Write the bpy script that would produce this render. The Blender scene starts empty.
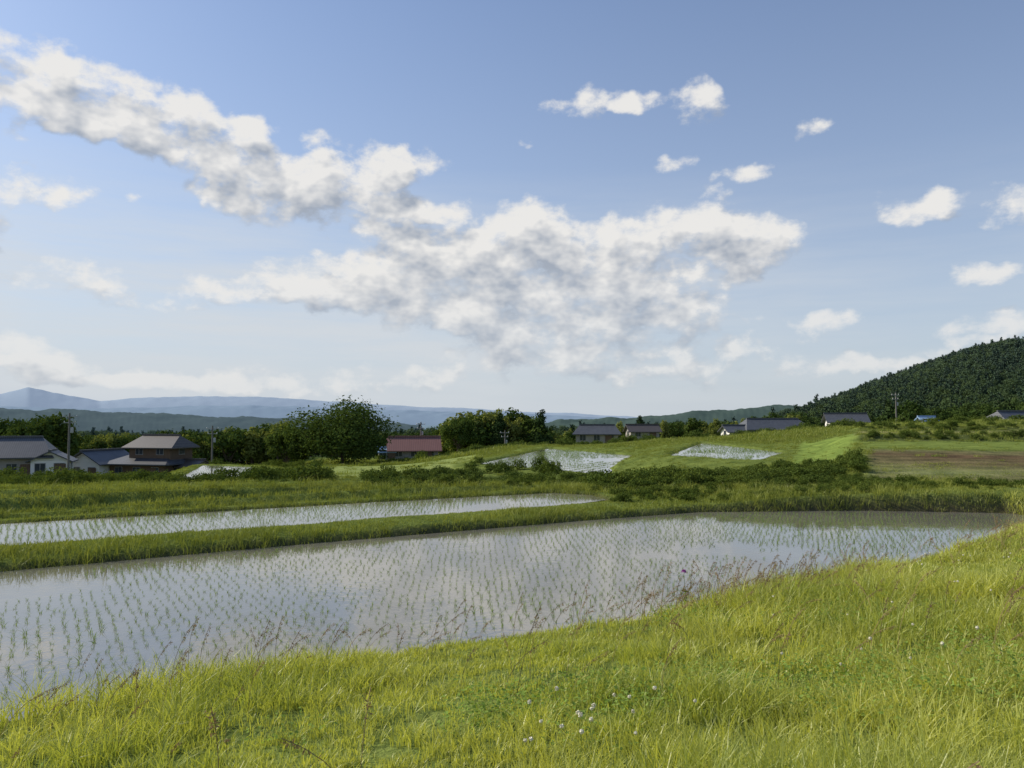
import bpy, math, random
import numpy as np
from mathutils import Vector
random.seed(4); rng=np.random.default_rng(7)
scene=bpy.context.scene
COL=scene.collection
F=769.0; HOR=420.0; EYE=3.0
def T(px): return (px-512)/F

# ------------------------------------------------------------ helpers
def fast_mesh(name,V,quads=None,tris=None,mat=None,tone=None,smooth=False):
    V=np.asarray(V,dtype=np.float32)
    me=bpy.data.meshes.new(name)
    q=np.asarray(quads,dtype=np.int32).reshape(-1,4) if quads is not None and len(quads) else np.zeros((0,4),np.int32)
    t=np.asarray(tris,dtype=np.int32).reshape(-1,3) if tris is not None and len(tris) else np.zeros((0,3),np.int32)
    me.vertices.add(len(V)); me.vertices.foreach_set('co',V.ravel())
    loops=np.concatenate([q.ravel(),t.ravel()])
    me.loops.add(len(loops)); me.loops.foreach_set('vertex_index',loops)
    starts=np.concatenate([np.arange(len(q))*4, len(q)*4+np.arange(len(t))*3]).astype(np.int32)
    me.polygons.add(len(starts)); me.polygons.foreach_set('loop_start',starts)
    me.update(calc_edges=True)
    if len(V)<100000: me.validate()
    me.polygons.foreach_set('use_smooth',np.full(len(me.polygons),smooth,dtype=bool))
    if tone is not None:
        a=me.attributes.new('tone','FLOAT','POINT'); a.data.foreach_set('value',np.asarray(tone,dtype=np.float32))
    if mat: me.materials.append(mat)
    return me
def obj(name,me,parent=None,loc=(0,0,0),rot=0,link=True,scale=None):
    o=bpy.data.objects.new(name,me); o.location=loc; o.rotation_euler=(0,0,rot)
    if scale: o.scale=(scale,)*3 if not hasattr(scale,'__len__') else scale
    if link: COL.objects.link(o)
    if parent: o.parent=parent
    return o
class Waves:
    def __init__(s,seed,octs=4,rough=.5):
        r=np.random.default_rng(seed); s.w=[]
        for k in range(octs):
            for j in range(6):
                a=r.uniform(0,2*math.pi); f=2**k*r.uniform(.7,1.4)
                s.w.append((math.cos(a)*f,math.sin(a)*f,r.uniform(0,6.28),rough**k/3.0))
    def __call__(s,x,y):
        o=0
        for a,b,p,m in s.w: o=o+m*np.sin(a*x+b*y+p)
        return o
W1=Waves(1);W2=Waves(2);W3=Waves(3,5,.6)
def sstep(a,b,x):
    t=np.clip((x-a)/(b-a),0,1); return t*t*(3-2*t)
def sdpoly(P,x,y):
    P=np.asarray(P,float); x=np.asarray(x,float); y=np.asarray(y,float)
    d=np.full(x.shape,1e18); ins=np.zeros(x.shape,bool); n=len(P)
    for i in range(n):
        ax,ay=P[i]; bx,by=P[(i+1)%n]
        ex,ey=bx-ax,by-ay
        t=np.clip(((x-ax)*ex+(y-ay)*ey)/(ex*ex+ey*ey),0,1)
        d=np.minimum(d,(x-ax-t*ex)**2+(y-ay-t*ey)**2)
        c=((ay>y)!=(by>y))&(x<(bx-ax)*(y-ay)/(by-ay+1e-12)+ax)
        ins^=c
    d=np.sqrt(d); return np.where(ins,-d,d)

# ------------------------------------------------------------ terrain layout
P1=[(-30,-7.5),(-14,2.3),(-5.6,7.4),(-1.3,9.8),(1.6,11.4),(3.6,12.6),(7.2,15.2),(11,18.4),(14.2,21.5),(16.3,24.2),
    (15.9,25.0),(11.3,25.7),(6.1,25.2),(2.3,23.2),(-5.1,18.7),(-10.1,15.4),(-20,9.2),(-30,3)]
P2=[(-32,4.9),(-20,12.3),(-12,17.2),(-4,22.1),(2.2,26.2),(3.4,27.6),(3.0,29.2),(1.6,30.2),(-4,27.2),(-13.6,21.4),(-22,16.2),(-34,8.6)]
def quadp(l): return [(T(p)*Y,Y) for p,Y in l]
P3=quadp([(478,64),(605,51),(632,80),(550,100)])
P4=quadp([(668,58),(752,50),(784,64),(702,92)])
P5=quadp([(178,82),(243,80),(256,104),(205,108)])
PL=[0.0,.16,-.65,.30,-3.3]
PADS=list(zip([P1,P2,P3,P4,P5],PL))
NV=(-0.52,0.854)
AZC=np.arctan(np.array([T(p) for p in (-250,0,170,350,560,700,850,1024,1250)]))
ROWS=np.array([30,45,60,100,130,180,300,500,1000,3000,9000,16000.])
TAB=np.array([
[-.15,-.15,-.1,-.05,0,.1,.35,.5,.6],
[-1,-1,-.9,-.8,-.75,-.25,.7,1.1,1.3],
[-2.4,-2.4,-2.1,-1.7,-1.0,0,1.0,1.5,1.7],
[-5.2,-5.2,-5,-3.4,-1.0,.2,1.3,1.9,2.2],
[-7.2,-7.2,-7.0,-4.3,-2,-.6,1.2,2,2.5],
[-9,-9,-9,-6,-4,-1.8,.6,2.0,2.8],
[-12,-12,-12,-11,-9,-7,-3,2,6],
[-16,-16,-16,-15,-12,-10,-3,4,8],
[-24]*9,[-37]*9,[-50]*9,[-60]*9],float)
HPX=np.arctan(np.array([T(p) for p in (755,785,830,870,920,960,1000,1024,1150,1400)]))
HZ=np.array([0,5.5,13,21,29,34,38.5,40.5,48,52.])
def height(x,y,fine=True):
    x=np.asarray(x,float); y=np.asarray(y,float)
    r=np.hypot(x,y)+1e-6; az=np.arctan2(x,y); azc=np.clip(az,-.78,.78)
    D=r*np.cos(azc)
    ld=np.log(np.clip(D,30,16000)); lr=np.log(ROWS)
    i=np.clip(np.searchsorted(lr,ld)-1,0,len(ROWS)-2); fr=(ld-lr[i])/(lr[i+1]-lr[i]); fr=fr*fr*(3-2*fr)*.5+fr*.5
    ca=np.clip(azc,AZC[0],AZC[-1]); j=np.clip(np.searchsorted(AZC,ca)-1,0,len(AZC)-2); fc=(ca-AZC[j])/(AZC[j+1]-AZC[j]); fc=fc*fc*(3-2*fc)
    z=(TAB[i,j]*(1-fr)+TAB[i+1,j]*fr)*(1-fc)+(TAB[i,j+1]*(1-fr)+TAB[i+1,j+1]*fr)*fc
    z=z+W1(x*.045,y*.045)*np.clip((D-25)*.006,0,.6)
    yb=y+.6*W1(x*.05,y*.02)
    zt=np.interp(yb,[26,29.5,31,45,46,59,61.5,66,79,83,88,112,125],[.3,.3,.4,1.1,1.18,1.22,1.75,1.62,1.66,2.2,2.05,2.1,2.1])
    wt=sstep(math.atan(T(815)),math.atan(T(865)),az)*sstep(27,30,y)*(1-sstep(108,125,y)); z=z*(1-wt)+zt*wt
    hz=np.interp(azc,HPX,HZ); z=z+hz*sstep(250,470,D)*(1-sstep(600,1500,D))*(1+.06*W2(x*.02,y*.02))
    v=(x+5.5)*NV[0]+(y-8.2)*NV[1]
    z=z+.12+W2(x*.35,y*.35)*.04*(D<200)
    tm=sstep(16,17,v)*(1-sstep(34,42,v))*(1-sstep(-2,8,x))
    vv=(v+.8*W1(x*.06,y*.06))
    z=z+tm*.6*(np.exp(-((np.mod(vv,4.2)-2.1)**2)/.3)-.6)
    sd=sdpoly(P1,x,y)
    bank=np.minimum(.12+.15*sd,1.45)+.04*W3(x*.9,y*.9)*np.clip(sd,0,1)+.07*W1(x*.5,y*.5)*np.clip(sd-.5,0,1)
    w=sstep(.5,5,v); z=bank*(1-w)+z*w
    for k,(P,l) in enumerate(PADS):
        s=sd if k==0 else sdpoly(P,x,y)
        up=(l+(.07 if k==1 else .12)+.03*W2(x*.8,y*.8)); up=np.maximum(z,up) if k==0 else up; f=1-sstep(.8,2.6 if k<2 else 6,s)
        if k==0: f=f*w
        z=z*(1-f)+up*f
        t=sstep(-.25,.4,s); z=np.where(s<.45,(l-.3)*(1-t)+z*t,z)
    return z

# ------------------------------------------------------------ materials
def newmat(name):
    m=bpy.data.materials.new(name); m.use_nodes=True; nt=m.node_tree; nt.nodes.clear()
    return m,nt
def N(nt,t,**k):
    n=nt.nodes.new(t)
    for a,b in k.items(): setattr(n,a,b)
    return n
def math_(nt,op,a,b=None,c=None,clamp=False):
    n=nt.nodes.new('ShaderNodeMath'); n.operation=op; n.use_clamp=clamp
    for i,vv in enumerate((a,b,c)):
        if vv is None: continue
        if isinstance(vv,(int,float)): n.inputs[i].default_value=vv
        else: nt.links.new(vv,n.inputs[i])
    return n.outputs[0]
def vmath(nt,op,a,b=None,c=None):
    n=nt.nodes.new('ShaderNodeVectorMath'); n.operation=op
    for i,vv in enumerate((a,b,c)):
        if vv is None: continue
        if isinstance(vv,(tuple,list)): n.inputs[i].default_value=vv
        else: nt.links.new(vv,n.inputs[i])
    return n
def mixc(nt,f,a,b,mode='MIX'):
    n=nt.nodes.new('ShaderNodeMix'); n.data_type='RGBA'; n.blend_type=mode
    for s,vv in ((n.inputs[0],f),(n.inputs[6],a),(n.inputs[7],b)):
        if isinstance(vv,(int,float)): s.default_value=vv
        elif isinstance(vv,(tuple,list)): s.default_value=(*vv[:3],1)
        else: nt.links.new(vv,s)
    return n.outputs[2]
def noise(nt,vec,scale,detail=4,rough=.5,dim='3D',out='Fac'):
    n=nt.nodes.new('ShaderNodeTexNoise'); n.noise_dimensions=dim; n.inputs['Scale'].default_value=scale; n.inputs['Detail'].default_value=detail; n.inputs['Roughness'].default_value=rough
    if vec is not None: nt.links.new(vec,n.inputs['Vector'])
    return n.outputs[out]
def mrange(nt,v,a,b,c=0,d=1,smooth=False):
    n=nt.nodes.new('ShaderNodeMapRange'); nt.links.new(v,n.inputs[0])
    if smooth: n.interpolation_type='SMOOTHSTEP'
    for i,k in enumerate((a,b,c,d)): n.inputs[i+1].default_value=k
    return n.outputs[0]
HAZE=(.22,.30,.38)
def haze(nt,col,start=250,end=6000,mx=.7):  # aerial haze painted into the base colour by distance from the origin
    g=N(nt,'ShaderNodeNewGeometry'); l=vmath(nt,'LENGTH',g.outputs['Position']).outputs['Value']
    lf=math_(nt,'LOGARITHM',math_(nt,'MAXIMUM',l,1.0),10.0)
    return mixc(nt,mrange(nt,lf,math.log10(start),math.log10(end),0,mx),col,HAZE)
def leafmat(name,ca,cb,trans=.35,patch=None,patchscale=.25,hz=False,gloss=0.):
    m,nt=newmat(name)
    at=N(nt,'ShaderNodeAttribute',attribute_name='tone'); oi=N(nt,'ShaderNodeObjectInfo')
    f=math_(nt,'ADD',math_(nt,'MULTIPLY',at.outputs['Fac'],.6),math_(nt,'MULTIPLY',oi.outputs['Random'],.4),clamp=True)
    c=mixc(nt,f,ca,cb)
    if patch:
        g=N(nt,'ShaderNodeNewGeometry')
        nz=noise(nt,g.outputs['Position'],patchscale,2,.6,'2D'); c=mixc(nt,mrange(nt,nz,.42,.62,0,.75),c,patch)
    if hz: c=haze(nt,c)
    o=N(nt,'ShaderNodeOutputMaterial')
    p=N(nt,'ShaderNodeBsdfDiffuse'); nt.links.new(c,p.inputs['Color']); out=p.outputs[0]
    if trans>0:
        t=N(nt,'ShaderNodeBsdfTranslucent'); nt.links.new(mixc(nt,1.0,c,(1.25,1.2,.6),'MULTIPLY'),t.inputs['Color'])
        mx=N(nt,'ShaderNodeMixShader'); mx.inputs[0].default_value=trans
        nt.links.new(out,mx.inputs[1]); nt.links.new(t.outputs[0],mx.inputs[2]); out=mx.outputs[0]
    if gloss>0:
        gl=N(nt,'ShaderNodeBsdfGlossy'); gl.inputs['Roughness'].default_value=.45; gl.inputs['Color'].default_value=(.8,.8,.75,1)
        mx=N(nt,'ShaderNodeMixShader'); mx.inputs[0].default_value=gloss
        nt.links.new(out,mx.inputs[1]); nt.links.new(gl.outputs[0],mx.inputs[2]); out=mx.outputs[0]
    nt.links.new(out,o.inputs[0])
    return m
def plain(name,ca,cb,scale=2,rough=.8,bump=0,bscale=20,hz=False,wave=None):
    m,nt=newmat(name); tc=N(nt,'ShaderNodeTexCoord'); ob=tc.outputs['Object']
    c=mixc(nt,noise(nt,ob,scale,6,.6),ca,cb)
    if wave:
        w=N(nt,'ShaderNodeTexWave'); w.bands_direction=wave[0]; w.inputs['Scale'].default_value=wave[1]; nt.links.new(ob,w.inputs['Vector'])
        c=mixc(nt,mrange(nt,w.outputs['Fac'],0,1,0,.45),c,(ca[0]*.4,ca[1]*.4,ca[2]*.4))
    p=N(nt,'ShaderNodeBsdfPrincipled'); nt.links.new(c,p.inputs['Base Color']); p.inputs['Roughness'].default_value=rough
    if bump:
        b=N(nt,'ShaderNodeBump'); b.inputs['Strength'].default_value=bump; nt.links.new(noise(nt,ob,bscale,4),b.inputs['Height']); nt.links.new(b.outputs[0],p.inputs['Normal'])
    o=N(nt,'ShaderNodeOutputMaterial'); nt.links.new(p.outputs[0],o.inputs[0]); return m

M_grass=leafmat('grass_blade',(.14,.23,.028),(.53,.54,.12),.42,patch=(.40,.43,.10),patchscale=.6,gloss=.04)
M_grassd=leafmat('bund_grass',(.11,.17,.028),(.33,.35,.075),.3,patch=(.22,.25,.055),patchscale=.3,gloss=.02)
M_weed=leafmat('weed_leaf',(.05,.085,.02),(.15,.19,.04),.22,patch=(.08,.115,.03),patchscale=.1)
M_clov=leafmat('clover_leaf',(.17,.27,.05),(.28,.38,.09),.35)
M_rice=leafmat('rice_blade',(.12,.20,.05),(.25,.34,.11),.35)
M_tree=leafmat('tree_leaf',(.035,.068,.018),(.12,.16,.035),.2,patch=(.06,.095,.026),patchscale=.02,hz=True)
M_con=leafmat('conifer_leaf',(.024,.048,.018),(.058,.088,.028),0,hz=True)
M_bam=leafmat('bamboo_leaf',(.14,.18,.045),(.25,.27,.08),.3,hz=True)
M_seed=leafmat('seed_head',(.19,.12,.07),(.36,.27,.15),.2)
M_bark=plain('bark',(.05,.035,.025),(.11,.08,.06),3,.9,.4,12)
M_flow=plain('clover_petal',(.82,.77,.60),(.88,.84,.68),30,.7)
M_thi=plain('thistle_petal',(.35,.06,.35),(.55,.16,.5),60,.6)
M_wall=plain('plaster_wall',(.72,.70,.65),(.80,.78,.74),1.5,.85)
M_wallb=plain('brown_timber_wall',(.12,.075,.045),(.2,.13,.08),2,.8,wave=('X',1.2))
M_walld=plain('weathered_wall',(.26,.235,.205),(.38,.355,.32),1.2,.85)
M_tile=plain('grey_roof_tile',(.05,.055,.065),(.12,.125,.135),1.2,.5,.3,6,wave=('X',1.1))
M_tileb=plain('brown_roof_tile',(.07,.06,.055),(.12,.10,.085),1.2,.5,.3,6,wave=('X',1.1))
M_red=plain('red_metal_roof',(.20,.09,.07),(.28,.14,.12),1,.6,wave=('X',.9))
M_blue=plain('blue_metal_roof',(.2,.32,.5),(.3,.42,.6),1,.5)
M_glass=plain('window_glass',(.03,.04,.05),(.06,.07,.08),1,.12)
M_frame=plain('window_frame',(.25,.24,.23),(.4,.39,.37),4,.5)
M_conc=plain('concrete_pole',(.12,.11,.10),(.17,.16,.15),2,.8)
M_metal=plain('galvanised_metal',(.3,.3,.3),(.4,.4,.4),3,.5)

def ground_mat():
    m,nt=newmat('ground'); at=N(nt,'ShaderNodeAttribute',attribute_name='field'); g=N(nt,'ShaderNodeNewGeometry'); P=g.outputs['Position']
    n1=noise(nt,P,.7,6,.65,'2D'); n2=noise(nt,P,9,4,.6,'2D')
    c=mixc(nt,mrange(nt,n1,.3,.7,0,1),mixc(nt,1.,at.outputs['Color'],(.6,.65,.65),'MULTIPLY'),mixc(nt,1.,at.outputs['Color'],(1.35,1.3,1.25),'MULTIPLY'))
    c=mixc(nt,mrange(nt,n2,.35,.65,0,.5),c,mixc(nt,1.,c,(.5,.55,.5),'MULTIPLY'))
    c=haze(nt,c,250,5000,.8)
    p=N(nt,'ShaderNodeBsdfDiffuse'); nt.links.new(c,p.inputs['Color'])
    b=N(nt,'ShaderNodeBump'); b.inputs['Strength'].default_value=.6; b.inputs['Distance'].default_value=.1; nt.links.new(n2,b.inputs['Height']); nt.links.new(b.outputs[0],p.inputs['Normal'])
    o=N(nt,'ShaderNodeOutputMaterial'); nt.links.new(p.outputs[0],o.inputs[0]); return m
def water_mat():
    m,nt=newmat('paddy_water'); g=N(nt,'ShaderNodeNewGeometry'); P=g.outputs['Position']
    c=mixc(nt,mrange(nt,noise(nt,P,.35,4,.6,'2D'),.35,.65),(.14,.135,.11),(.19,.18,.145))
    p=N(nt,'ShaderNodeBsdfPrincipled'); nt.links.new(c,p.inputs['Base Color']); p.inputs['Roughness'].default_value=.02; p.inputs['IOR'].default_value=2.3
    b=N(nt,'ShaderNodeBump'); b.inputs['Strength'].default_value=.06; b.inputs['Distance'].default_value=.02
    hgt=math_(nt,'ADD',math_(nt,'MULTIPLY',noise(nt,P,1.6,2,.5,'2D'),2.0),noise(nt,P,8,2,.6,'2D'))
    nt.links.new(hgt,b.inputs['Height']); nt.links.new(b.outputs[0],p.inputs['Normal'])
    o=N(nt,'ShaderNodeOutputMaterial'); nt.links.new(p.outputs[0],o.inputs[0]); return m
M_ground=ground_mat(); M_water=water_mat()

# ------------------------------------------------------------ ground sheet
def deg(a): return math.radians(a)
azf=np.radians(np.arange(-40,40.01,.28)); azb=np.radians(np.arange(44,317,4.))
AZ=np.concatenate([azf,azb])
R=np.concatenate([np.exp(np.arange(math.log(.8),math.log(8),.035)),np.exp(np.arange(math.log(8),math.log(120),.0095)),np.exp(np.arange(math.log(120),math.log(15500),.03))])
A,RR=np.meshgrid(AZ,R); X=RR*np.sin(A); Y=RR*np.cos(A); Z=height(X,Y)
na,nr=len(AZ),len(R)
V=np.stack([X.ravel(),Y.ravel(),Z.ravel()],1)
i,j=np.meshgrid(np.arange(nr-1),np.arange(na),indexing='ij'); j2=(j+1)%na
Q=np.stack([i*na+j,i*na+j2,(i+1)*na+j2,(i+1)*na+j],-1).reshape(-1,4)[:,::-1]
V=np.vstack([V,[[0,0,float(height(0.,.01))]]]); c0=len(V)-1
Tt=np.stack([np.arange(na),np.full(na,c0),(np.arange(na)+1)%na],1)[:,::-1]
gm=fast_mesh('ground',V,Q,Tt,M_ground,smooth=True)
colr=np.tile(np.array([.15,.19,.05]),(len(V),1))
def paint(poly,c,soft=.5):
    s=sdpoly(poly,V[:,0],V[:,1]); w=(1-sstep(-soft,soft,s))[:,None]; colr[:]=colr*(1-w)+np.array(c)*w
FIELDS=[
 (quadp([(270,62),(450,60),(480,104),(300,108)]),(.25,.30,.10)),
 (quadp([(640,106),(800,104),(790,124),(650,126)]),(.22,.26,.08)),
 (quadp([(790,42),(846,40),(856,74),(800,80)]),(.20,.27,.065)),
 (quadp([(864,31.2),(1250,31),(1250,45),(868,45)]),(.165,.15,.075)),
 (quadp([(862,46.5),(1250,46.5),(1250,58.5),(860,58.5)]),(.18,.23,.06)),
 (quadp([(856,66),(1250,66),(1250,79),(856,79)]),(.28,.26,.12)),
 (quadp([(850,88),(1250,88),(1250,110),(846,110)]),(.24,.26,.09)),
]
for p,c in FIELDS: paint(p,c)
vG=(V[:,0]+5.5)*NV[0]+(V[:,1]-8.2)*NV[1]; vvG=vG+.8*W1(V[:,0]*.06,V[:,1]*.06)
tG=sstep(16,17,vG)*(1-sstep(34,42,vG))*(1-sstep(-2,8,V[:,0]))*sstep(.8,1.4,np.abs(np.mod(vvG,4.2)-2.1)); colr=colr*(1-.62*tG[:,None])  # fallow troughs darkened in colour, painting in the shadow lines between crests
for y0,y1 in ((59,62),(79.5,84)):
    m_=((V[:,1]>y0)&(V[:,1]<y1)&(V[:,0]/np.maximum(V[:,1],1)>T(860)))[:,None]; colr=np.where(m_,np.array([.085,.105,.035]),colr)
m_=(sdpoly(FIELDS[3][0],V[:,0],V[:,1])<0)[:,None]; colr=np.where(m_,colr*(1+.12*np.sin(V[:,1:2]*4.2+V[:,0:1]*.5+W1(V[:,0:1]*.3,V[:,1:2]*.3))+.25*W2(V[:,0:1]*.25,V[:,1:2]*.5)*np.array([.5,1,.6])),colr)
s1=sdpoly(P1,V[:,0],V[:,1]); s2=sdpoly(P2,V[:,0],V[:,1])
w=(1-sstep(.0,.5,np.minimum(s1,s2)))[:,None]; colr[:]=colr*(1-w)+np.array((.09,.075,.045))*w
rv=np.hypot(V[:,0],V[:,1]); w=sstep(170,230,rv)[:,None]; colr[:]=colr*(1-w)+np.array((.045,.075,.025))*w
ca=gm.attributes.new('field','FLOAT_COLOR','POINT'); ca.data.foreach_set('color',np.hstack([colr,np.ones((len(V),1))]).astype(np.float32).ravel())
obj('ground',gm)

# ------------------------------------------------------------ water
import bmesh
for k,(P,l) in enumerate(PADS):
    bm=bmesh.new(); vs=[bm.verts.new((x,y,l)) for x,y in P]
    f=bm.faces.new(vs)
    bmesh.ops.triangulate(bm,faces=bm.faces[:]); bmesh.ops.recalc_face_normals(bm,faces=bm.faces[:])
    me=bpy.data.meshes.new('paddy_water'); bm.to_mesh(me); bm.free()
    if me.polygons[0].normal.z<0: me.flip_normals()
    me.materials.append(M_water); obj('paddy_water',me)

# ------------------------------------------------------------ plant meshes
def blade_arrays(bx,by,bz,h,d,L,wd,f,segs):
    n=len(bx); per=2*segs+1; t=np.linspace(0,1,segs+1); Vv=np.zeros((n,per,3),np.float32)
    for k in range(segs+1):
        tt=t[k]; cx=bx+np.cos(d)*L*tt**2.; cy=by+np.sin(d)*L*tt**2.; cz=bz+h*(tt-.28*(L/h)*tt**2.5)-.03*(k==0)
        ww=wd*(1-tt**1.8)*.5*(.75+.5*min(1,tt*3))
        if k<segs:
            Vv[:,2*k]=np.stack([cx+np.cos(f)*ww,cy+np.sin(f)*ww,cz],1); Vv[:,2*k+1]=np.stack([cx-np.cos(f)*ww,cy-np.sin(f)*ww,cz],1)
        else: Vv[:,2*segs]=np.stack([cx,cy,cz],1)
    base=(np.arange(n)*per)[:,None]
    q=np.array([[2*k,2*k+1,2*k+3,2*k+2] for k in range(segs-1)])
    Qd=(base[:,:,None]+q[None]).reshape(-1,4); Tr=(base+np.array([[2*segs-2,2*segs-1,2*segs]])).reshape(-1,3)
    return Vv.reshape(-1,3),Qd,Tr,per
def blades(n,rad,h0,h1,wid,lean,segs=4,seed=0):
    r=np.random.default_rng(seed)
    a=r.uniform(0,6.283,n); rr=rad*np.sqrt(r.uniform(0,1,n)); bx=rr*np.cos(a); by=rr*np.sin(a)
    h=r.uniform(h0,h1,n)*(1-.3*(rr/(rad+1e-6))**2); d=r.uniform(0,6.283,n); L=h*r.uniform(.15,1,n)*lean; wd=wid*r.uniform(.6,1.3,n); f=r.uniform(0,6.283,n)
    V_,Q_,T_,per=blade_arrays(bx,by,np.zeros(n),h,d,L,wd,f,segs)
    return V_,Q_,T_,np.repeat(r.uniform(0,1,n),per)
def sward(name,cx,cy,nper,sig,hfac,h0,h1,wid,lean,segs,mat,seed,tint=None):
    """one continuous mesh of single blades rooted on the ground, gathered in small clumps"""
    r=np.random.default_rng(seed); n=len(cx)*nper
    ix=np.repeat(np.arange(len(cx)),nper); ox=r.normal(0,1,n); oy=r.normal(0,1,n); sg=np.broadcast_to(sig,cx.shape)[ix]
    bx=cx[ix]+ox*sg; by=cy[ix]+oy*sg; bz=height(bx,by)
    tc_=r.uniform(0,1,len(cx)); 
    if tint is not None: tc_=np.clip(tc_*.6+tint,0,1.2)
    tc_=tc_[ix]; hc=(hfac*r.uniform(.7,1.3,len(cx)))[ix]
    h=r.uniform(h0,h1,n)*hc; d=np.arctan2(oy,ox)+r.normal(0,.7,n); L=h*r.uniform(.1,1,n)*lean
    wd=wid*np.sqrt(np.clip(np.hypot(bx,by)/5,.8,4))*r.uniform(.6,1.3,n)
    V_,Q_,T_,per=blade_arrays(bx,by,bz,h,d,L,wd,r.uniform(0,6.283,n),segs)
    tone=np.repeat(np.clip(.65*tc_+.5*r.uniform(0,1,n),0,1.15)*1.25,per)
    print('SWARD',name,n); return obj(name,fast_mesh(name,V_,Q_,T_,mat,tone))
def leaves(C,Nn,size,r,asp=.6):
    n=len(C); up=r.normal(size=(n,3)); nn=Nn+r.normal(size=(n,3))*.7; nn/=np.linalg.norm(nn,axis=1)[:,None]
    a=np.cross(nn,up); a/=np.linalg.norm(a,axis=1)[:,None]+1e-9; b=np.cross(nn,a)
    s=size*r.uniform(.6,1.4,(n,1))
    V=np.stack([C-a*s,C-b*s*asp+nn*s*.15,C+a*s,C+b*s*asp+nn*s*.15],1).reshape(-1,3)
    Q=np.arange(n*4).reshape(-1,4); return V,Q
def tube(path,rad,sides=7):
    path=np.asarray(path,float); n=len(path); V=[];Q=[]
    for k in range(n):
        t=path[min(k+1,n-1)]-path[max(k-1,0)]; t/=np.linalg.norm(t)+1e-9
        a=np.cross(t,[.3,.9,.1]); a/=np.linalg.norm(a)+1e-9; b=np.cross(t,a)
        for s in range(sides):
            an=6.283*s/sides; V.append(path[k]+(a*math.cos(an)+b*math.sin(an))*rad[k])
    for k in range(n-1):
        for s in range(sides): Q.append([k*sides+s,k*sides+(s+1)%sides,(k+1)*sides+(s+1)%sides,(k+1)*sides+s])
    return np.array(V),np.array(Q)
def tree_mesh(name,seed,h,cw,nl,leaf,mat,kind='broad',trunk=True,nlobe=14):
    r=np.random.default_rng(seed); Vs=[];Qs=[];tn=[];mi=[];off=0
    lobes=[]
    if kind=='broad':
        for k in range(nlobe):
            a=k*2.4+r.uniform(-.5,.5); q=math.sqrt(r.uniform(.05,1)); zz=r.uniform(.28,.92)
            env=math.sqrt(max(.05,1-((zz-.5)/.5)**2))
            lobes.append((np.array([math.cos(a)*q*cw*.42*env,math.sin(a)*q*cw*.42*env,zz*h*.97]),cw*r.uniform(.12,.22)))
    elif kind=='con':
        for k in range(nlobe):
            zz=(k+.5)/nlobe; a=r.uniform(0,6.28); rr=cw*.5*(1-zz)*.9+.15*cw
            lobes.append((np.array([math.cos(a)*rr*.4,math.sin(a)*rr*.4,h*(.15+.82*zz)]),rr*.75))
    elif kind=='bam':
        for k in range(nlobe):
            a=r.uniform(0,6.28); q=r.uniform(.1,1)*cw*.45; z0=r.uniform(.35,.95)*h; lobes.append((np.array([math.cos(a)*q,math.sin(a)*q,z0]),cw*r.uniform(.09,.17)))
    if trunk:
        top=h*(.55 if kind=='broad' else .9); bend=r.normal(size=2)*h*.03
        pth=[np.array([bend[0]*t*t,bend[1]*t*t,top*t-.3]) for t in np.linspace(0,1,6)]
        rb=h*.028; v,q=tube(pth,[rb*(1.5 if t==0 else 1-.75*t) for t in np.linspace(0,1,6)]); Vs.append(v);Qs.append(q+off);off+=len(v);tn.append(np.zeros(len(v)));mi+= [1]*len(q)
        for c,R_ in lobes[:(10 if kind=='broad' else 0)]:
            s0=pth[2+int(r.integers(0,3))]; md=(s0+c)/2+np.array([0,0,-.05*h]); v,q=tube([s0,md,c],[rb*.45,rb*.28,rb*.1],5); Vs.append(v);Qs.append(q+off);off+=len(v);tn.append(np.zeros(len(v)));mi+=[1]*len(q)
    wts=np.array([l[1]**2 for l in lobes]); wts/=wts.sum()
    li=r.choice(len(lobes),nl,p=wts); C0=np.array([l[0] for l in lobes])[li]; R0=np.array([l[1] for l in lobes])[li][:,None]
    d=r.normal(size=(nl,3)); d/=np.linalg.norm(d,axis=1)[:,None]
    lump=1+.22*np.sin(d[:,0:1]*5+C0[:,0:1]*3)*np.sin(d[:,1:2]*6+C0[:,2:3])*1.3
    C=C0+d*R0*lump*(r.uniform(.35,1.12,(nl,1))**.6)*np.array([1,1,.78 if kind!='bam' else 1.5])
    v,q=leaves(C,d+np.array([0,0,.35]),leaf,r); Vs.append(v);Qs.append(q+off)
    lt=r.uniform(0,1,len(lobes))[li]*.5+r.uniform(0,.5,nl); tn.append(np.repeat(lt,4)); mi+=[0]*len(q)
    me=fast_mesh(name,np.vstack(Vs),np.vstack(Qs),None,mat,np.concatenate(tn)); me.materials.append(M_bark)
    if len(me.polygons)==len(mi): me.polygons.foreach_set('material_index',np.array(mi,np.int32))
    return me
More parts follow.
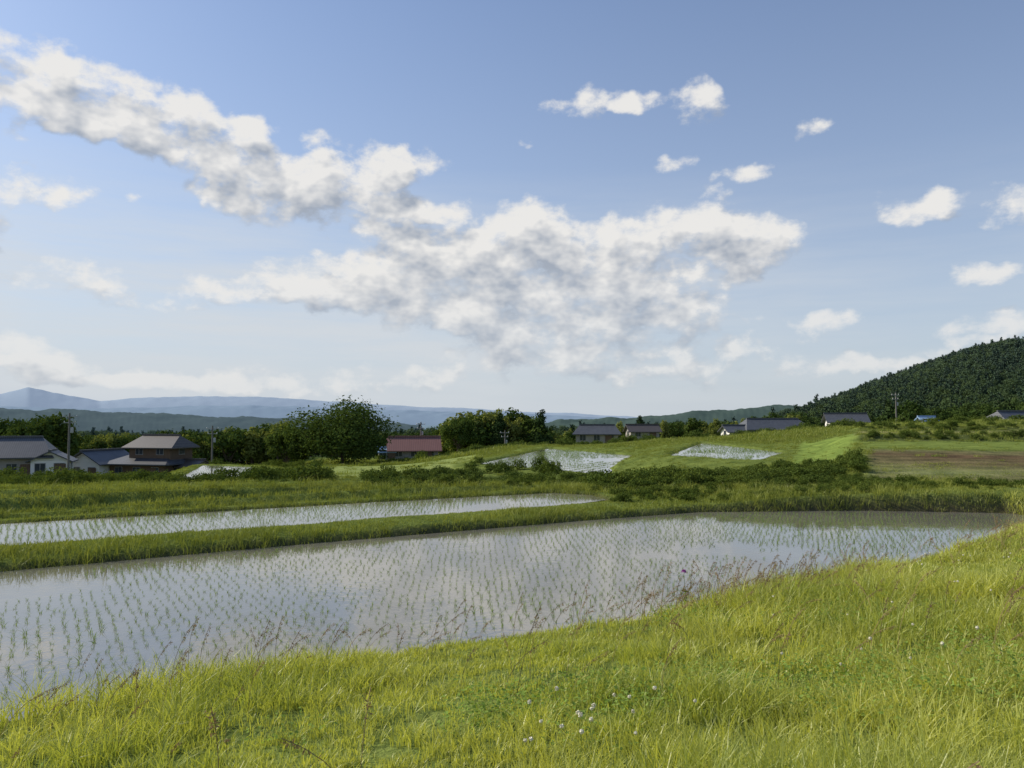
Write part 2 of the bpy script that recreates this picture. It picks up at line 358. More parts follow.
def scatter(name,meshes,P,rotz=None,scl=None,tilt=0,idx=None):
    P=np.asarray(P,np.float32); n=len(P)
    c=bpy.data.collections.new(name+'_source')
    for k,m in enumerate(meshes):
        o=bpy.data.objects.new('%s_part_%02d'%(name,k),m); c.objects.link(o)
    me=bpy.data.meshes.new(name); me.vertices.add(n); me.vertices.foreach_set('co',P.ravel())
    rot=np.zeros((n,3),np.float32); rot[:,2]=rng.uniform(0,6.283,n) if rotz is None else rotz; rot[:,:2]=rng.normal(size=(n,2))*tilt
    a=me.attributes.new('rot','FLOAT_VECTOR','POINT'); a.data.foreach_set('vector',rot.ravel())
    s=np.ones(n,np.float32) if scl is None else np.asarray(scl,np.float32)
    a=me.attributes.new('scl','FLOAT','POINT'); a.data.foreach_set('value',s)
    a=me.attributes.new('idx','INT','POINT'); a.data.foreach_set('value',(rng.integers(0,len(meshes),n) if idx is None else idx).astype(np.int32))
    o=obj(name,me); print('SCATTER',name,n)
    nt=bpy.data.node_groups.new(name+'_scatter','GeometryNodeTree')
    nt.interface.new_socket('Geometry',in_out='INPUT',socket_type='NodeSocketGeometry'); nt.interface.new_socket('Geometry',in_out='OUTPUT',socket_type='NodeSocketGeometry')
    gi=nt.nodes.new('NodeGroupInput'); go=nt.nodes.new('NodeGroupOutput'); ip=nt.nodes.new('GeometryNodeInstanceOnPoints')
    ci=nt.nodes.new('GeometryNodeCollectionInfo'); ci.inputs['Collection'].default_value=c; ci.inputs['Separate Children'].default_value=True; ci.inputs['Reset Children'].default_value=True
    def na_(t,nm):
        x=nt.nodes.new('GeometryNodeInputNamedAttribute'); x.data_type=t; x.inputs['Name'].default_value=nm; return x.outputs['Attribute']
    er=nt.nodes.new('FunctionNodeEulerToRotation')
    L=nt.links.new
    L(gi.outputs[0],ip.inputs['Points']); L(ci.outputs[0],ip.inputs['Instance']); ip.inputs['Pick Instance'].default_value=True
    L(na_('INT','idx'),ip.inputs['Instance Index']); L(na_('FLOAT_VECTOR','rot'),er.inputs[0]); L(er.outputs[0],ip.inputs['Rotation']); L(na_('FLOAT','scl'),ip.inputs['Scale']); L(ip.outputs[0],go.inputs[0])
    md=o.modifiers.new('scatter','NODES'); md.node_group=nt
    return o

def frustum_pts(n,dmin,dmax,pw=.5,txm=.75):
    d=(rng.uniform(0,1,n)**pw)*(dmax-dmin)+dmin; tx=rng.uniform(-txm,txm,n); return tx*d,d
# near grass: clump centres
x,y=frustum_pts(34000,2.6,27,.78,.72)
v=(x+5.5)*NV[0]+(y-8.2)*NV[1]; s=sdpoly(P1,x,y)
dens=np.clip(.75+.5*W2(x*.9,y*.9),.3,1)
k=(s>-.08)&(v<3.2)&(rng.uniform(0,1,len(x))<dens)
x,y,s=x[k],y[k],s[k]
hs=np.clip(.85+.5*W3(x*.8+3,y*.8)+.3*W2(x*3,y*3),.35,2.0)*(1+.35*np.exp(-s/.5))
sward('grass',x,y,20,.05*np.clip(y/6,.9,2.2),hs,.06,.27,.0068,1.05,3,M_grass,77,tint=.25+.35*W1(x*1.3+9,y*1.3))
r=np.random.default_rng(55); wm=[]
for k in range(3):
    n=50; C=np.stack([r.normal(0,.12,n),r.normal(0,.12,n),r.uniform(.02,.13,n)],1); vv,qq=leaves(C,np.tile([0,0,1.8],(n,1)),.012,r,.8); wm.append(fast_mesh('clover_leaf',vv,qq,None,M_clov,np.repeat(r.uniform(.3,1,n),4)))
x,y=frustum_pts(2500,2.6,14,.6); s=sdpoly(P1,x,y); v=(x+5.5)*NV[0]+(y-8.2)*NV[1]; k=(s>.6)&(v<2)&(W1(x*.8,y*.8)>.3); x,y=x[k],y[k]
scatter('clover_leaves',wm,np.stack([x,y,height(x,y)+.03],1),scl=rng.uniform(.9,1.4,len(x)),tilt=.1)

# bund and bank grass
def fieldmask(x,y):
    o=np.zeros(x.shape,bool)
    for p,c in FIELDS: o|=sdpoly(p,x,y)<0
    return o
def dry(x,y,m=-.1):
    o=np.ones(x.shape,bool)
    for p,l in PADS: o&=sdpoly(p,x,y)>m
    return o
x=rng.uniform(-24,27,54000); y=rng.uniform(9,38,54000); v=(x+5.5)*NV[0]+(y-8.2)*NV[1]
k=(np.abs(x/y)<.74)&dry(x,y,-.04)&(v>2.5)&~(fieldmask(x,y)&(rng.uniform(0,1,len(x))<.75)); x,y=x[k],y[k]
v=(x+5.5)*NV[0]+(y-8.2)*NV[1]; s2=sdpoly(P2,x,y); s1_=sdpoly(P1,x,y)
f2=np.where((v<13)&(s2<1.9),np.clip(s2/1.9,.12,1)*.8,1.)
vv=np.mod(v+.8*W1(x*.06,y*.06),4.2)-2.1; fs=np.where((v>16)&(x<4)&(np.abs(vv)>.9),.25,.9)
f3=np.where((x>2)&(y>20),.42+.5*np.clip(.5+1.1*W1(x*1.1,y*1.1),0,1),1.)
sc=f2*fs*f3*(1+.45*W2(x*.6,y*.6)+.3*W1(x*2,y*2))*(1+.3*np.exp(-s1_/.5)); sc=np.where(fieldmask(x,y),sc*.35,sc)
k=(fs>.6)|(rng.uniform(0,1,len(x))<.25)
x,y,sc=x[k],y[k],sc[k]
sward('bund_grass',x,y,10,.09,np.clip(sc,.12,1.8),.10,.34,.0075,1.1,2,M_grassd,78,tint=.2+.4*W1(x*.9,y*.9))
tm=[]
for k in range(6):
    v_,q,t,tn=blades(60,.34,.08,.27,.018,.9,2,seed=200+k); tm.append(fast_mesh('meadow_tuft',v_,q,t,M_grassd,tn))
x,y=frustum_pts(30000,36,150,.75); vq=(x+5.5)*NV[0]+(y-8.2)*NV[1]; vv=np.mod(vq+.8*W1(x*.06,y*.06),4.2)-2.1
k=dry(x,y,.0)&~(fieldmask(x,y)&(rng.uniform(0,1,len(x))<.94))&~((vq<38)&(x<2)&(np.abs(vv)>1.)&(rng.uniform(0,1,len(x))<.75)); x,y=x[k],y[k]
nearp=np.minimum(np.minimum(sdpoly(P3,x,y),sdpoly(P4,x,y)),sdpoly(P5,x,y)); lowf_=np.where((nearp<7),.4+.6*sstep(3,7,nearp),1.)
scatter('meadow_grass',tm,np.stack([x,y,height(x,y)],1),scl=rng.uniform(.6,1.6,len(x))*lowf_*np.clip(y/65,.6,1.6)*np.clip(1+.5*W1(x*.2,y*.2),.5,1.6),tilt=.15)

# rice seedlings
rt=[]
for k in range(5):
    v_,q,t,tn=blades(9,.025,.06,.145,.0058,1.6,3,seed=300+k); v_[:,2]-=.01; rt.append(fast_mesh('seedling',v_,q,t,M_rice,tn))
for k in range(3):
    v_,q,t,tn=blades(10,.05,.08,.15,.014,1.3,2,seed=320+k); v_[:,2]-=.01; rt.append(fast_mesh('seedling',v_,q,t,M_rice,tn))
pts=[];scs=[];ids=[]
for n_,((P,l),ang,sp,cur) in enumerate(zip(PADS,(31.6,31.6,63,98,60),((.155,.29),(.155,.29),(.2,1.0),(.2,1.0),(.3,1.2)),(-.009,-.004,0,0,0))):
    pa=np.array(P); c=pa.mean(0); R_=np.max(np.hypot(*(pa-c).T)); u=np.arange(-R_,R_,sp[0]); w_=np.arange(-R_-4,R_+4,sp[1]); U,W_=np.meshgrid(u,w_)
    W_=W_+.10*np.sin(U*.4+1)+cur*np.clip(U,-18,18)**2; U=U+rng.normal(size=U.shape)*.018; W_=W_+rng.normal(size=U.shape)*.014
    a=deg(ang); x=c[0]+U*math.cos(a)-W_*math.sin(a); y=c[1]+U*math.sin(a)+W_*math.cos(a); x=x.ravel();y=y.ravel()
    far=c[1]>40
    k=(sdpoly(P,x,y)<-.5)&(np.abs(x/y)<.85)&(y>3)&(rng.uniform(0,1,len(x))>.05)&(W3(x*.5,y*.5)>-1.25); x,y=x[k],y[k]
    pts.append(np.stack([x,y,np.full(len(x),float(l))],1)); scs.append(rng.uniform(.6,1.2,len(x))*np.clip(1+.3*W1(x*.4,y*.4),.6,1.3)); ids.append(rng.integers(5,8,len(x)) if far else rng.integers(0,5,len(x)))
scatter('rice_seedlings',rt,np.vstack(pts),scl=np.concatenate(scs),tilt=.15,idx=np.concatenate(ids))

# seed heads
sh=[]
for k in range(6):
    r=np.random.default_rng(400+k); h=r.uniform(.4,.8); b=r.uniform(.1,.35); pth=[np.array([b*t**2.2,0,h*(t-.12*t**3)]) for t in np.linspace(0,1,7)]
    v_,q=tube(pth,[.0022]*7,3); n=44; tt=r.uniform(.72,1.,n); C=np.stack([b*tt**2.2+r.normal(0,.008,n)+ (tt-.72)*.05,r.normal(0,.012,n),h*(tt-.12*tt**3)-.01],1)
    lv,lq=leaves(C,r.normal(size=(n,3)),.010,r,.35); sh.append(fast_mesh('seed_stem',np.vstack([v_,lv]),np.vstack([q,lq+len(v_)]),None,M_seed,np.concatenate([np.full(len(v_),.6),np.repeat(r.uniform(0,1,n),4)])))
x,y=frustum_pts(20000,2.6,20,.6); s=sdpoly(P1,x,y); v=(x+5.5)*NV[0]+(y-8.2)*NV[1]
k=(v<1)&(s>-.1)&(rng.uniform(0,1,len(x))<np.where(s<1.8,.6*np.clip(1.2-s*.4,.3,1),.03)*np.clip(.55+1.4*W1(x*.7,y*.7),.12,1.5)*np.clip(1.5-y/16,.3,1)); x,y=x[k],y[k]
scatter('grass_seed_heads',sh,np.stack([x,y,height(x,y)],1),rotz=rng.normal(.2,.9,len(x)),scl=rng.uniform(.7,1.2,len(x)),tilt=.1)

# clover flowers
r=np.random.default_rng(9); fl=[]
for k in range(3):
    v_,q=tube([(0,0,0),(.01,0,.12),(.015,0,.24)],[.0015]*3,3); n=70; d=r.normal(size=(n,3)); d/=np.linalg.norm(d,axis=1)[:,None]; lv,lq=leaves(np.array([.015,0,.245])+d*.010,d*1.5,.006,r,.6)
    me=fast_mesh('clover_flower',np.vstack([v_,lv]),np.vstack([q,lq+len(v_)]),None,M_grass,np.zeros(len(v_)+len(lv))); me.materials.append(M_flow)
    me.polygons.foreach_set('material_index',np.array([0]*len(q)+[1]*len(lq),np.int32)); fl.append(me)
fx,fy=[],[]
for cx,cy,n,sp in ((.28,4.7,12,.2),(.9,5.2,6,.3),(7.,13.5,26,1.2),(3.2,6.2,8,.8),(5,9,12,1.5)):
    fx+=list(cx+rng.normal(size=n)*sp); fy+=list(cy+rng.normal(size=n)*sp)
fx=np.array(fx);fy=np.array(fy); k=sdpoly(P1,fx,fy)>.3; fx,fy=fx[k],fy[k]
scatter('clover_flowers',fl,np.stack([fx,fy,height(fx,fy)+.04],1),scl=rng.uniform(.8,1.2,len(fx)),tilt=.15)
th=bpy.data.objects.new('thistle_plant',None); COL.objects.link(th); th.location=(2.6,11.75,float(height(2.6,11.75)))
hs_=.62
v_,q=tube([(0,0,0),(.02,0,hs_*.5),(0,.01,hs_)],[.005,.004,.003],5); obj('stem',fast_mesh('stem',v_,q,None,M_grassd,np.zeros(len(v_))),th)
d=r.normal(size=(160,3)); d[:,2]=np.abs(d[:,2])*1.6; d/=np.linalg.norm(d,axis=1)[:,None]; v_,q=leaves(d*.03+np.array([0,.01,hs_+.02]),d,.02,r,.2); obj('flower_head',fast_mesh('flower_head',v_,q,None,M_thi),th)
v_,q=leaves(np.stack([r.normal(0,.05,16),r.normal(0,.05,16),r.uniform(.05,.4,16)],1),r.normal(size=(16,3)),.07,r,.25); obj('leaves',fast_mesh('leaves',v_,q,None,M_weed,np.full(len(v_),.5)),th)

# ------------------------------------------------------------ bushes, trees
bush=[tree_mesh('bush',500+k,1.0,1.5,800,.06,M_weed,'broad',False,12) for k in range(4)]
bp=[];bs=[]
def addb(px0,px1,Y0,Y1,n,s0,s1):
    Yv=rng.uniform(Y0,Y1,n); x=T(rng.uniform(px0,px1,n))*Yv; k=dry(x,Yv,.35)&~fieldmask(x,Yv); x,Yv=x[k],Yv[k]; s=s0+(s1-s0)*rng.uniform(0,1,len(x))**1.8; bp.append(np.stack([x,Yv,height(x,Yv)-.2*s],1)); bs.append(s)
addb(595,860,30.5,41,330,.25,.75); addb(600,720,32,37,50,.5,1.0); addb(370,600,33,46,220,.25,.9); addb(60,310,42,60,130,.4,1.3); addb(0,120,50,90,90,.5,1.5)
addb(590,1030,26.3,31,330,.14,.42)
addb(250,330,44,56,40,.7,1.5); addb(380,470,40,52,40,.6,1.2); addb(0,560,48,62,110,.4,1.1)
addb(-60,80,95,118,50,1.0,2.4); addb(380,660,112,150,150,.7,1.9); addb(640,850,102,150,130,.6,1.6); addb(860,1060,114,160,100,.6,1.8); addb(190,300,112,140,60,1,2.2); addb(120,330,110,125,60,.5,1.6)
addb(856,1080,59.5,62,60,.3,.6); addb(850,1080,80,85,60,.4,.8); addb(80,200,112,122,40,.6,1.4)
scatter('weed_bushes',bush,np.vstack(bp),scl=np.concatenate(bs),tilt=.1)

def place(name,me,px,Y,rot=0,scale=1,dz=0):
    x=T(px)*Y; return obj(name,me,loc=(x,Y,float(height(x,Y))+dz),rot=rot,scale=scale)
big=tree_mesh('spreading_broadleaf_tree',601,11.5,17,15000,.22,M_tree,'broad',True,34)
place('spreading_broadleaf_tree',big,343,128,.5,scale=(1.15,1,.94),dz=-.6)
med=tree_mesh('round_broadleaf_tree',603,7.5,8,5000,.22,M_tree,'broad',True,16)
place('round_broadleaf_tree',med,288,128,1.,1.0,dz=-.5)
place('round_broadleaf_tree',med,44,135,2.2,1.55); place('round_broadleaf_tree',med,14,140,.4,1.45); place('round_broadleaf_tree',med,458,165,2.,1.1)
con=tree_mesh('cypress_tree',605,9.5,5,4500,.22,M_con,'con',True,12)
place('cypress_tree',con,541,170,0,1.0); place('cypress_tree',con,500,172,1,1.); place('cypress_tree',con,640,205,1,.8)
brd=[tree_mesh('wood_tree',610+k,9,7.5+k,1000,.42,M_tree,'broad',True,13) for k in range(4)]
cons=[tree_mesh('wood_conifer',620+k,11,4.6,800,.4,M_con,'con',True,10) for k in range(2)]
bams=[tree_mesh('bamboo_clump',630+k,9,6.5,1200,.34,M_bam,'bam',True,16) for k in range(3)]
tp=[];ti=[];ts=[]
def addt(px0,px1,Y0,Y1,n,kinds,s0,s1):
    Yv=rng.uniform(Y0,Y1,n); x=T(rng.uniform(px0,px1,n))*Yv; tp.append(np.stack([x,Yv,height(x,Yv)-.5],1)); ti.append(np.array(kinds)[rng.integers(0,len(kinds),n)]); ts.append(rng.uniform(s0,s1,n))
B=[0,1,2,3];C_=[4,5];M_=[6,7,8]
addt(440,535,172,195,40,M_+B,.85,1.2)
addt(170,290,165,215,70,M_+M_+B,.7,1.1)
addt(60,135,180,215,26,M_+B,.7,1.0); addt(-80,60,170,220,40,B+C_,.8,1.2)
addt(280,440,200,240,50,B,.6,.85)
addt(550,800,200,260,110,B+M_,.45,.75)
addt(870,1100,190,260,60,B+C_,.5,.9)
addt(-150,800,260,480,1200,B+B+C_+[6],.6,1.0)
addt(-200,820,480,1100,1600,B+C_,.9,1.5)
Yv=rng.uniform(255,560,7000); x=np.tan(rng.uniform(math.atan(T(765)),math.atan(T(1120)),7000))*Yv
k=np.interp(np.arctan2(x,Yv),HPX,HZ)>1.; x,Yv=x[k],Yv[k]; tp.append(np.stack([x,Yv,height(x,Yv)-.8],1)); ti.append(np.array([0,2]+C_+C_+[3,1])[rng.integers(0,8,len(x))]); ts.append(rng.uniform(.45,.85,len(x)))
scatter('distant_forest',brd+cons+bams,np.vstack(tp),scl=np.concatenate(ts),idx=np.concatenate(ti))

# ------------------------------------------------------------ far ridges
def ridge(name,prof,D,depth,amp,mat,seed,n=420,rows=26,base=-60):
    prof=np.array(prof,float); w=Waves(seed,6,.62)
    px=np.linspace(prof[0,0],prof[-1,0],n); py=np.interp(px,prof[:,0],prof[:,1]); tx=T(px)
    V=[]
    for k in range(rows):
        t=k/(rows-1); Dk=D-depth*.5+depth*t; top=EYE+(HOR-py)/F*D
        sh_=np.sin(math.pi*min(1,t*1.0))**.8
        x=tx*Dk; z=base+(top-base)*sh_+amp*sh_*w(x/ (D*.02),np.full(n,Dk/(D*.02)))
        V.append(np.stack([x,np.full(n,Dk),z],1))
    i,j=np.meshgrid(np.arange(rows-1),np.arange(n-1),indexing='ij'); Q=np.stack([i*n+j,i*n+j+1,(i+1)*n+j+1,(i+1)*n+j],-1).reshape(-1,4)
    return obj(name,fast_mesh(name,np.vstack(V),Q,None,mat,smooth=True))
def ridgemat(name,a,b,s):  # bluish tint of distant haze is put straight into these ridge colours
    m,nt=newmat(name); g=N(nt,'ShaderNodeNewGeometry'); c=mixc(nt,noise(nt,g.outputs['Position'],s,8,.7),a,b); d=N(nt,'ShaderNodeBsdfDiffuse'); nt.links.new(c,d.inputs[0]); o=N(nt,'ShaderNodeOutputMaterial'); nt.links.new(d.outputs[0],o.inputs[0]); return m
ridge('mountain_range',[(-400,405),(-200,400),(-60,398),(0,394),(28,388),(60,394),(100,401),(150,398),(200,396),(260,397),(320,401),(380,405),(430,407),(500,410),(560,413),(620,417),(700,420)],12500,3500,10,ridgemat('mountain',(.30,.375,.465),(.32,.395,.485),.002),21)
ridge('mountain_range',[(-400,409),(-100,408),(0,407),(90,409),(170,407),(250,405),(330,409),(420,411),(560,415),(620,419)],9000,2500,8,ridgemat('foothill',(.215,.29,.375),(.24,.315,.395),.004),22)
ridge('wooded_ridge',[(-400,408),(-100,408),(0,408),(50,410),(120,413),(200,416),(280,419),(350,421),(420,425)],2200,700,4,ridgemat('ridge_forest_a',(.07,.10,.115),(.10,.14,.145),.03),23)
ridge('wooded_ridge',[(520,426),(560,421),(610,420),(640,417),(690,412),(740,409),(800,406),(840,403),(900,400),(1100,398)],1900,700,4,ridgemat('ridge_forest_b',(.05,.08,.075),(.08,.115,.098),.03),24)

# ------------------------------------------------------------ buildings
def boxm(name,par,cx,cy,z0,w,d,h,mat,rot=0):
    V=[(cx+sx*w/2,cy+sy*d/2,z0+sz*h) for sz in (0,1) for sx,sy in ((-1,-1),(1,-1),(1,1),(-1,1))]
    Q=[(3,2,1,0),(4,5,6,7),(0,1,5,4),(1,2,6,5),(2,3,7,6),(3,0,4,7)]
    return obj(name,fast_mesh(name,V,Q,None,mat),par)
def roofm(name,par,cx,cy,z0,w,d,h,ov,mat,hip=0.,th=.18,axis='x'):
    W=w/2+ov;D=d/2+ov; rl=W-hip*D; drop=h*ov/(d/2); zb=z0-drop*.5; zt=z0+h
    b=[(-W,-D,zb),(W,-D,zb),(W,D,zb),(-W,D,zb)]; t=[(-rl,0,zt),(rl,0,zt)]
    V=b+t+[(x,y,z-th) for x,y,z in b]+[(x,y,z-th) for x,y,z in t]
    Q=[(0,1,5,4),(2,3,4,5),(7,6,10,11),(9,8,11,10),(0,6,7,1),(2,8,9,3)] ; Tr=[]
    if hip>0: Tr+=[(1,2,5),(3,0,4),(7,11,8),(9,10,6)]; Q+=[(1,7,8,2),(3,9,6,0)]
    else: Q+=[(0,4,10,6),(4,3,9,10),(1,7,11,5),(5,11,8,2)]
    V=np.array(V,float)
    if axis=='y': V=np.stack([-V[:,1],V[:,0],V[:,2]],1)
    V=V+np.array([cx,cy,0]); o=obj(name,fast_mesh(name,V,Q,Tr,mat),par)
    rw=(rl*2+.1)
    if axis=='x': boxm('ridge_cap',par,cx,cy,zt-.05,rw,.35,.28,mat)
    else: boxm('ridge_cap',par,cx,cy,zt-.05,.35,rw,.28,mat)
    return o
def gablew(par,cx,cy,z0,w,d,h,mat,axis='x'):
    V=[];Tr=[]
    for s in (-1,1):
        b=len(V); V+=[(s*w/2,-d/2,z0-.05),(s*w/2,d/2,z0-.05),(s*w/2,0,z0+h*.93)]; Tr.append((b,b+1,b+2))
    V=np.array(V,float)
    if axis=='y': V=np.stack([-V[:,1],V[:,0],V[:,2]],1)
    obj('gable_wall',fast_mesh('gable_wall',V+np.array([cx,cy,0]),None,Tr,mat),par)
def windows(par,cx,cy,z,w,d,n,ww=1.3,wh=1.2):
    for s in (-1,1):
        for k in range(n):
            xx=cx-w/2+(k+.5)*w/n
            boxm('window_frame',par,xx,cy+s*(d/2+.02),z-.08,ww+.16,.08,wh+.16,M_frame); boxm('window_glass',par,xx,cy+s*(d/2+.07),z,ww,.04,wh,M_glass)
            boxm('window_mullion',par,xx,cy+s*(d/2+.10),z,.06,.03,wh,M_frame)
        yy=cy
        boxm('window_frame',par,cx+s*(w/2+.02),yy,z-.08,.08,ww+.16,wh+.16,M_frame); boxm('window_glass',par,cx+s*(w/2+.07),yy,z,.04,ww,wh,M_glass)
def house(name,px,Y,rot,parts,dz=0):
    x=T(px)*Y; e=bpy.data.objects.new(name,None); COL.objects.link(e); e.location=(x,Y,float(height(x,Y))+dz); e.rotation_euler=(0,0,deg(rot))
    for p in parts:
        cx,cy,z0,w,d,h,rh,ov,wm_,rm,hip,ax=p[:12]
        boxm('walls',e,cx,cy,z0-(1.5 if z0<=0 else 0),w,d,h+(1.5 if z0<=0 else 0),wm_)
        ww,dd=(w,d) if ax=='x' else (d,w)
        roofm('roof',e,cx,cy,z0+h,ww,dd,rh,ov,rm,hip,axis=ax)
        if hip==0: gablew(e,cx,cy,z0+h,ww,dd,rh,wm_,ax)
        windows(e,cx,cy,z0+.9,w,d,max(2,int(w/3)))
        if z0<=0: boxm('door',e,cx+w*.28,cy-d/2-.13,z0+.05,1.5,.06,2.0,M_wallb)
    return e
house('farmhouse',150,131,-14,[(-7.5,-2,0,6,8,2.9,1.9,.8,M_wall,M_tile,0,'y'),(1,0,0,10.5,8,2.9,1.5,1.1,M_wallb,M_tile,.6,'x'),(2.2,.3,3.3,8,5.6,2.3,1.7,.9,M_wallb,M_tileb,.35,'x'),(7.8,1,0,4,5,2.3,.9,.5,M_walld,M_tileb,0,'x')],.2)
house('tiled_house',8,118,22,[(0,0,0,12,8,3.4,2.6,1.,M_walld,M_tile,.45,'x'),(6.5,-2,0,5,5,2.6,1.4,.6,M_wall,M_tile,0,'y')],1.5)
house('red_roofed_barn',414,150,10,[(0,0,0,9,6.5,2.2,2.3,.7,M_walld,M_red,0,'x'),(-5.2,-1.4,0,3,4,1.8,.7,.3,M_wall,M_blue,0,'x')],.0)
house('tiled_house',597,178,-8,[(0,0,0,9.5,6,2.6,1.8,.8,M_walld,M_tile,.4,'x')],1.0)
house('brown_roofed_house',642,188,6,[(0,0,0,7,5,2.2,1.5,.6,M_walld,M_tileb,0,'x')],.8)
house('farmhouse',772,165,5,[(0,0,0,13,7,2.6,2.0,.9,M_walld,M_tile,.4,'x'),(-8,-1.5,0,6,5,2.0,1.2,.6,M_wall,M_tile,0,'x')],-1.3)
house('tiled_house',845,160,-12,[(0,0,0,7,5.5,2.6,1.6,.7,M_wall,M_tile,0,'x')],-1.)
house('tiled_house',1012,150,14,[(0,0,0,8.5,6,2.4,1.9,.8,M_walld,M_tile,.4,'x')],-1.4)
house('white_shed',926,165,0,[(0,0,0,3.2,3,1.8,.8,.3,M_wall,M_blue,0,'x')],-.4)

def pole(px,Y,h):
    x=T(px)*Y; e=bpy.data.objects.new('utility_pole',None); COL.objects.link(e); e.location=(x,Y,float(height(x,Y))-.4); e.rotation_euler=(0,0,.3)
    v_,q=tube([(0,0,0),(0,0,h*.5),(0,0,h)],[.17,.14,.11],10); obj('shaft',fast_mesh('shaft',v_,q,None,M_conc,smooth=True),e)
    for zz,wd in ((h-.5,1.8),(h-1.3,1.4)):
        boxm('crossarm',e,0,.14,zz,wd,.1,.1,M_metal)
        for sx in (-.45,0,.45):
            v_,q=tube([(sx*wd,.14,zz+.1),(sx*wd,.14,zz+.18),(sx*wd,.14,zz+.3)],[.03,.06,.03],6); obj('insulator',fast_mesh('insulator',v_,q,None,M_wall),e)
    v_,q=tube([(.3,0,h-2.6),(.3,0,h-2.55),(.3,0,h-1.9),(.3,0,h-1.85)],[.02,.2,.2,.02],9); obj('transformer',fast_mesh('transformer',v_,q,None,M_metal),e)
pole(70,100,9.3); pole(213,118,8.6); pole(421,152,7.8); pole(896,150,7.2); pole(505,150,5)

# ------------------------------------------------------------ world
w=bpy.data.worlds.new('World'); scene.world=w; w.use_nodes=True; nt=w.node_tree; nt.nodes.clear()
try: w.cycles.sampling_method='NONE'
except Exception as ex: print(ex)
SUN_AZ=-68; SUN_EL=34
sky=N(nt,'ShaderNodeTexSky'); sky.sky_type='NISHITA'; sky.sun_disc=False; sky.sun_elevation=deg(SUN_EL); sky.sun_rotation=deg(SUN_AZ); sky.air_density=1.0; sky.dust_density=1.0; sky.ozone_density=2.0
tc=N(nt,'ShaderNodeTexCoord'); nd=vmath(nt,'NORMALIZE',tc.outputs['Generated']).outputs[0]
sp=N(nt,'ShaderNodeSeparateXYZ'); nt.links.new(nd,sp.inputs[0])
az=math_(nt,'ARCTAN2',sp.outputs[0],sp.outputs[1]); el=math_(nt,'ARCSINE',sp.outputs[2])
cb=N(nt,'ShaderNodeCombineXYZ'); nt.links.new(az,cb.inputs[0]); nt.links.new(el,cb.inputs[1]); UV=cb.outputs[0]
CL=[(35,78,95,40,1.15),(120,105,90,34,1.15),(190,130,75,30,1.1),(234,136,34,20,.9),(20,184,66,22,1.15),
(300,190,105,32,1.2),(345,164,58,28,1.1),(412,163,45,16,1.),(235,185,45,18,.9),
(480,238,110,36,1.2),(560,252,80,40,1.2),(405,256,60,24,1.0),(340,284,120,26,1.2),(612,270,50,28,1.1),(520,326,80,38,1.05),(440,294,100,32,1.05),(600,320,120,34,.8),(690,305,55,20,.8),
(682,232,92,26,1.25),(760,243,55,22,1.1),(725,272,54,13,.95),
(585,101,46,14,.95),(637,97,26,10,.85),(697,100,42,19,1.05),(677,158,24,8,.9),(752,168,30,9,.85),(715,188,18,7,.6),(818,122,17,10,.85),(527,141,15,6,.7),
(925,205,52,14,1.05),(1012,202,38,18,1.05),(985,275,46,10,.95),(826,323,40,14,1.05),(990,325,48,15,.95),(842,365,34,10,.7),(755,318,16,9,.65),(900,370,60,9,.7),(975,350,44,9,.75),
(20,352,60,16,1.05),(70,375,90,14,.95),(190,385,100,10,.85),(415,205,40,9,.65),(130,192,30,7,.65),(640,362,210,24,.75),(-90,230,90,40,1),
(330,380,150,14,.88),(300,130,26,8,.6),(110,285,190,18,.62)]
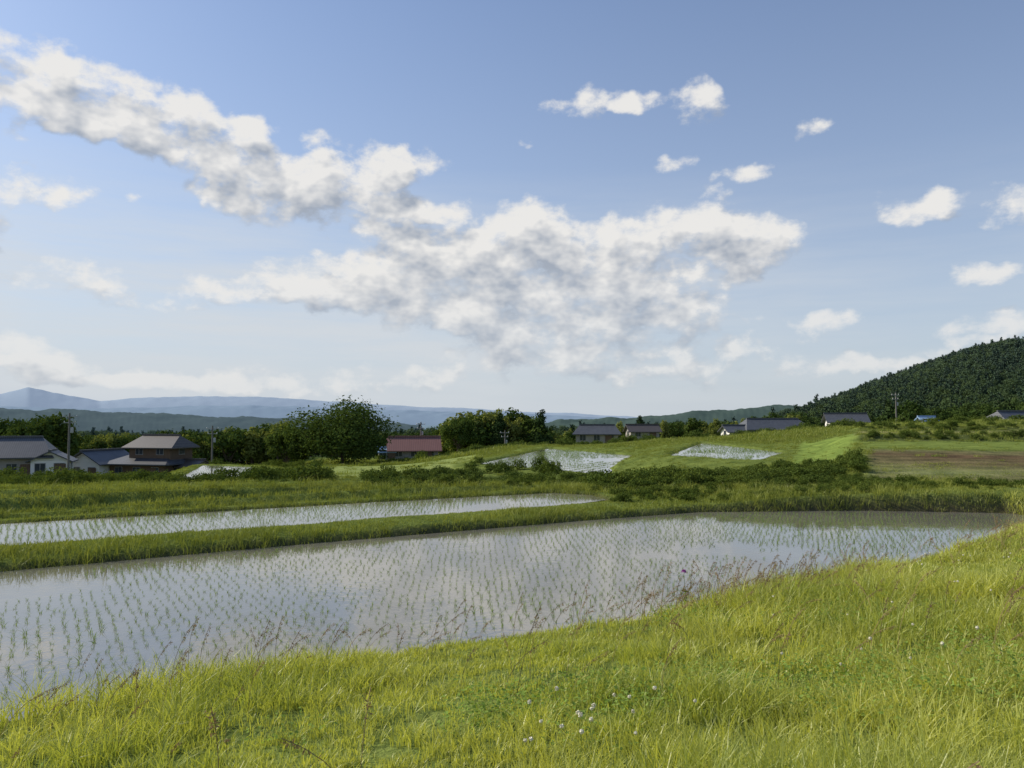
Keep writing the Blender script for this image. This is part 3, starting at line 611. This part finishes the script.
def density_group(detail):
    g=bpy.data.node_groups.new('cloud_density_%d'%detail,'ShaderNodeTree')
    g.interface.new_socket('UV',in_out='INPUT',socket_type='NodeSocketVector'); g.interface.new_socket('D',in_out='OUTPUT',socket_type='NodeSocketFloat')
    gi=g.nodes.new('NodeGroupInput'); go=g.nodes.new('NodeGroupOutput'); uv=gi.outputs[0]
    wn=noise(g,uv,16,2,.6,'2D','Color')
    uw=vmath(g,'MULTIPLY_ADD',wn,(.06,.035,0),uv).outputs[0]
    uw=vmath(g,'SUBTRACT',uw,(.03,.0175,0)).outputs[0]
    s=g.nodes.new('ShaderNodeSeparateXYZ'); g.links.new(uw,s.inputs[0])
    cu=g.nodes.new('ShaderNodeCombineXYZ'); cv=g.nodes.new('ShaderNodeCombineXYZ')
    for q in range(3): g.links.new(s.outputs[0],cu.inputs[q]); g.links.new(s.outputs[1],cv.inputs[q])
    U,Vv=cu.outputs[0],cv.outputs[0]
    acc=None
    for b in range(0,len(CL),3):
        iu=[];ou=[];iv=[];ov=[];am_=[]
        for px,py,rx,ry,am in CL[b:b+3]:
            a=math.atan(T(px)); e=math.atan((HOR-py)/F*math.cos(a)); ra=rx/F*math.cos(a)**2*1.3; re=ry/F*math.cos(a)*1.38
            iu.append(1/ra);ou.append(-a/ra);iv.append(1/re);ov.append(-e/re);am_.append(am)
        A_=vmath(g,'MULTIPLY_ADD',U,tuple(iu),tuple(ou)).outputs[0]; B_=vmath(g,'MULTIPLY_ADD',Vv,tuple(iv),tuple(ov)).outputs[0]
        S_=vmath(g,'MULTIPLY_ADD',B_,B_,vmath(g,'MULTIPLY',A_,A_).outputs[0]).outputs[0]
        m=vmath(g,'MAXIMUM',vmath(g,'MULTIPLY_ADD',S_,tuple(-q for q in am_),tuple(am_)).outputs[0],(0,0,0)).outputs[0]
        acc=m if acc is None else vmath(g,'ADD',acc,m).outputs[0]
    acc=vmath(g,'DOT_PRODUCT',acc,(1,1,1)).outputs['Value']
    acc=math_(g,'MINIMUM',acc,1.2)
    st=vmath(g,'MULTIPLY',uv,(1,1.5,1)).outputs[0]
    n1=noise(g,st,17,detail,.6,'2D')
    d=math_(g,'MULTIPLY_ADD',math_(g,'SUBTRACT',n1,.5),2.7,acc)
    d=math_(g,'SUBTRACT',d,.36); d=math_(g,'MINIMUM',d,math_(g,'MULTIPLY',acc,2.2))
    g.links.new(d,go.inputs[0]); return g
g9=density_group(8); g4=density_group(3)
def den(g,uv):
    n=nt.nodes.new('ShaderNodeGroup'); n.node_tree=g; nt.links.new(uv,n.inputs[0]); return n.outputs[0]
d0=den(g9,UV); d1=den(g4,vmath(nt,'ADD',UV,(-.014,.028,0)).outputs[0])
alpha=mrange(nt,d0,0.,.85,0,.96,True)
lit=math_(nt,'MULTIPLY_ADD',math_(nt,'SUBTRACT',d0,d1),.95,.60)
lit=math_(nt,'SUBTRACT',lit,math_(nt,'MULTIPLY',math_(nt,'MAXIMUM',math_(nt,'SUBTRACT',d0,.68),0.),.55),clamp=True)
ccol=mixc(nt,lit,(3.6,4.05,4.8),(8.4,8.25,8.0))
hz=math_(nt,'POWER',2.718,math_(nt,'MULTIPLY',math_(nt,'MAXIMUM',el,0.),-3.1))
left=mrange(nt,az,-.75,.7,1.22,.88)
cz=vmath(nt,'MULTIPLY',UV,(1.5,14,1)).outputs[0]; cn=noise(nt,cz,2.2,5,.6,'2D')
band=math_(nt,'MULTIPLY',mrange(nt,el,.0,.06,.4,1),mrange(nt,el,.32,.17)); band=math_(nt,'MULTIPLY',band,mrange(nt,az,.5,-.1,.35,1))
veil=math_(nt,'MULTIPLY',mrange(nt,cn,.28,.66,.2,.75),band)
hf=math_(nt,'MULTIPLY',math_(nt,'MULTIPLY',hz,left),.90,clamp=True)
tint=mixc(nt,1.,sky.outputs[0],(.95,1.13,1.38),'MULTIPLY')
skyc=mixc(nt,hf,tint,(5.8,6.35,7.0))
skyc=mixc(nt,veil,skyc,(6.6,6.9,7.2))
lowf=mrange(nt,el,.0,.2,.5,1.0); al=math_(nt,'MULTIPLY',alpha,lowf)
fin=mixc(nt,al,skyc,ccol)
bg=N(nt,'ShaderNodeBackground'); bg.inputs['Strength'].default_value=.1; nt.links.new(fin,bg.inputs[0]); wo=N(nt,'ShaderNodeOutputWorld'); nt.links.new(bg.outputs[0],wo.inputs[0])

sl=bpy.data.lights.new('sun','SUN'); sl.energy=5.0; sl.angle=deg(.5); sl.color=(1,.91,.75); so=bpy.data.objects.new('sun',sl); COL.objects.link(so)
dv=Vector((math.sin(deg(SUN_AZ))*math.cos(deg(SUN_EL)),math.cos(deg(SUN_AZ))*math.cos(deg(SUN_EL)),math.sin(deg(SUN_EL)))); so.rotation_euler=dv.to_track_quat('Z','Y').to_euler(); so.location=dv*50

cam=bpy.data.cameras.new('camera'); co=bpy.data.objects.new('camera',cam); COL.objects.link(co); co.location=(0,0,EYE); co.rotation_euler=(math.radians(90+math.degrees(math.atan((HOR-384)/F))),0,0)
cam.sensor_width=36; cam.lens=F/1024*36; cam.clip_start=.05; cam.clip_end=40000; scene.camera=co
scene.view_settings.view_transform='Standard'; scene.view_settings.look='None'; scene.view_settings.exposure=0
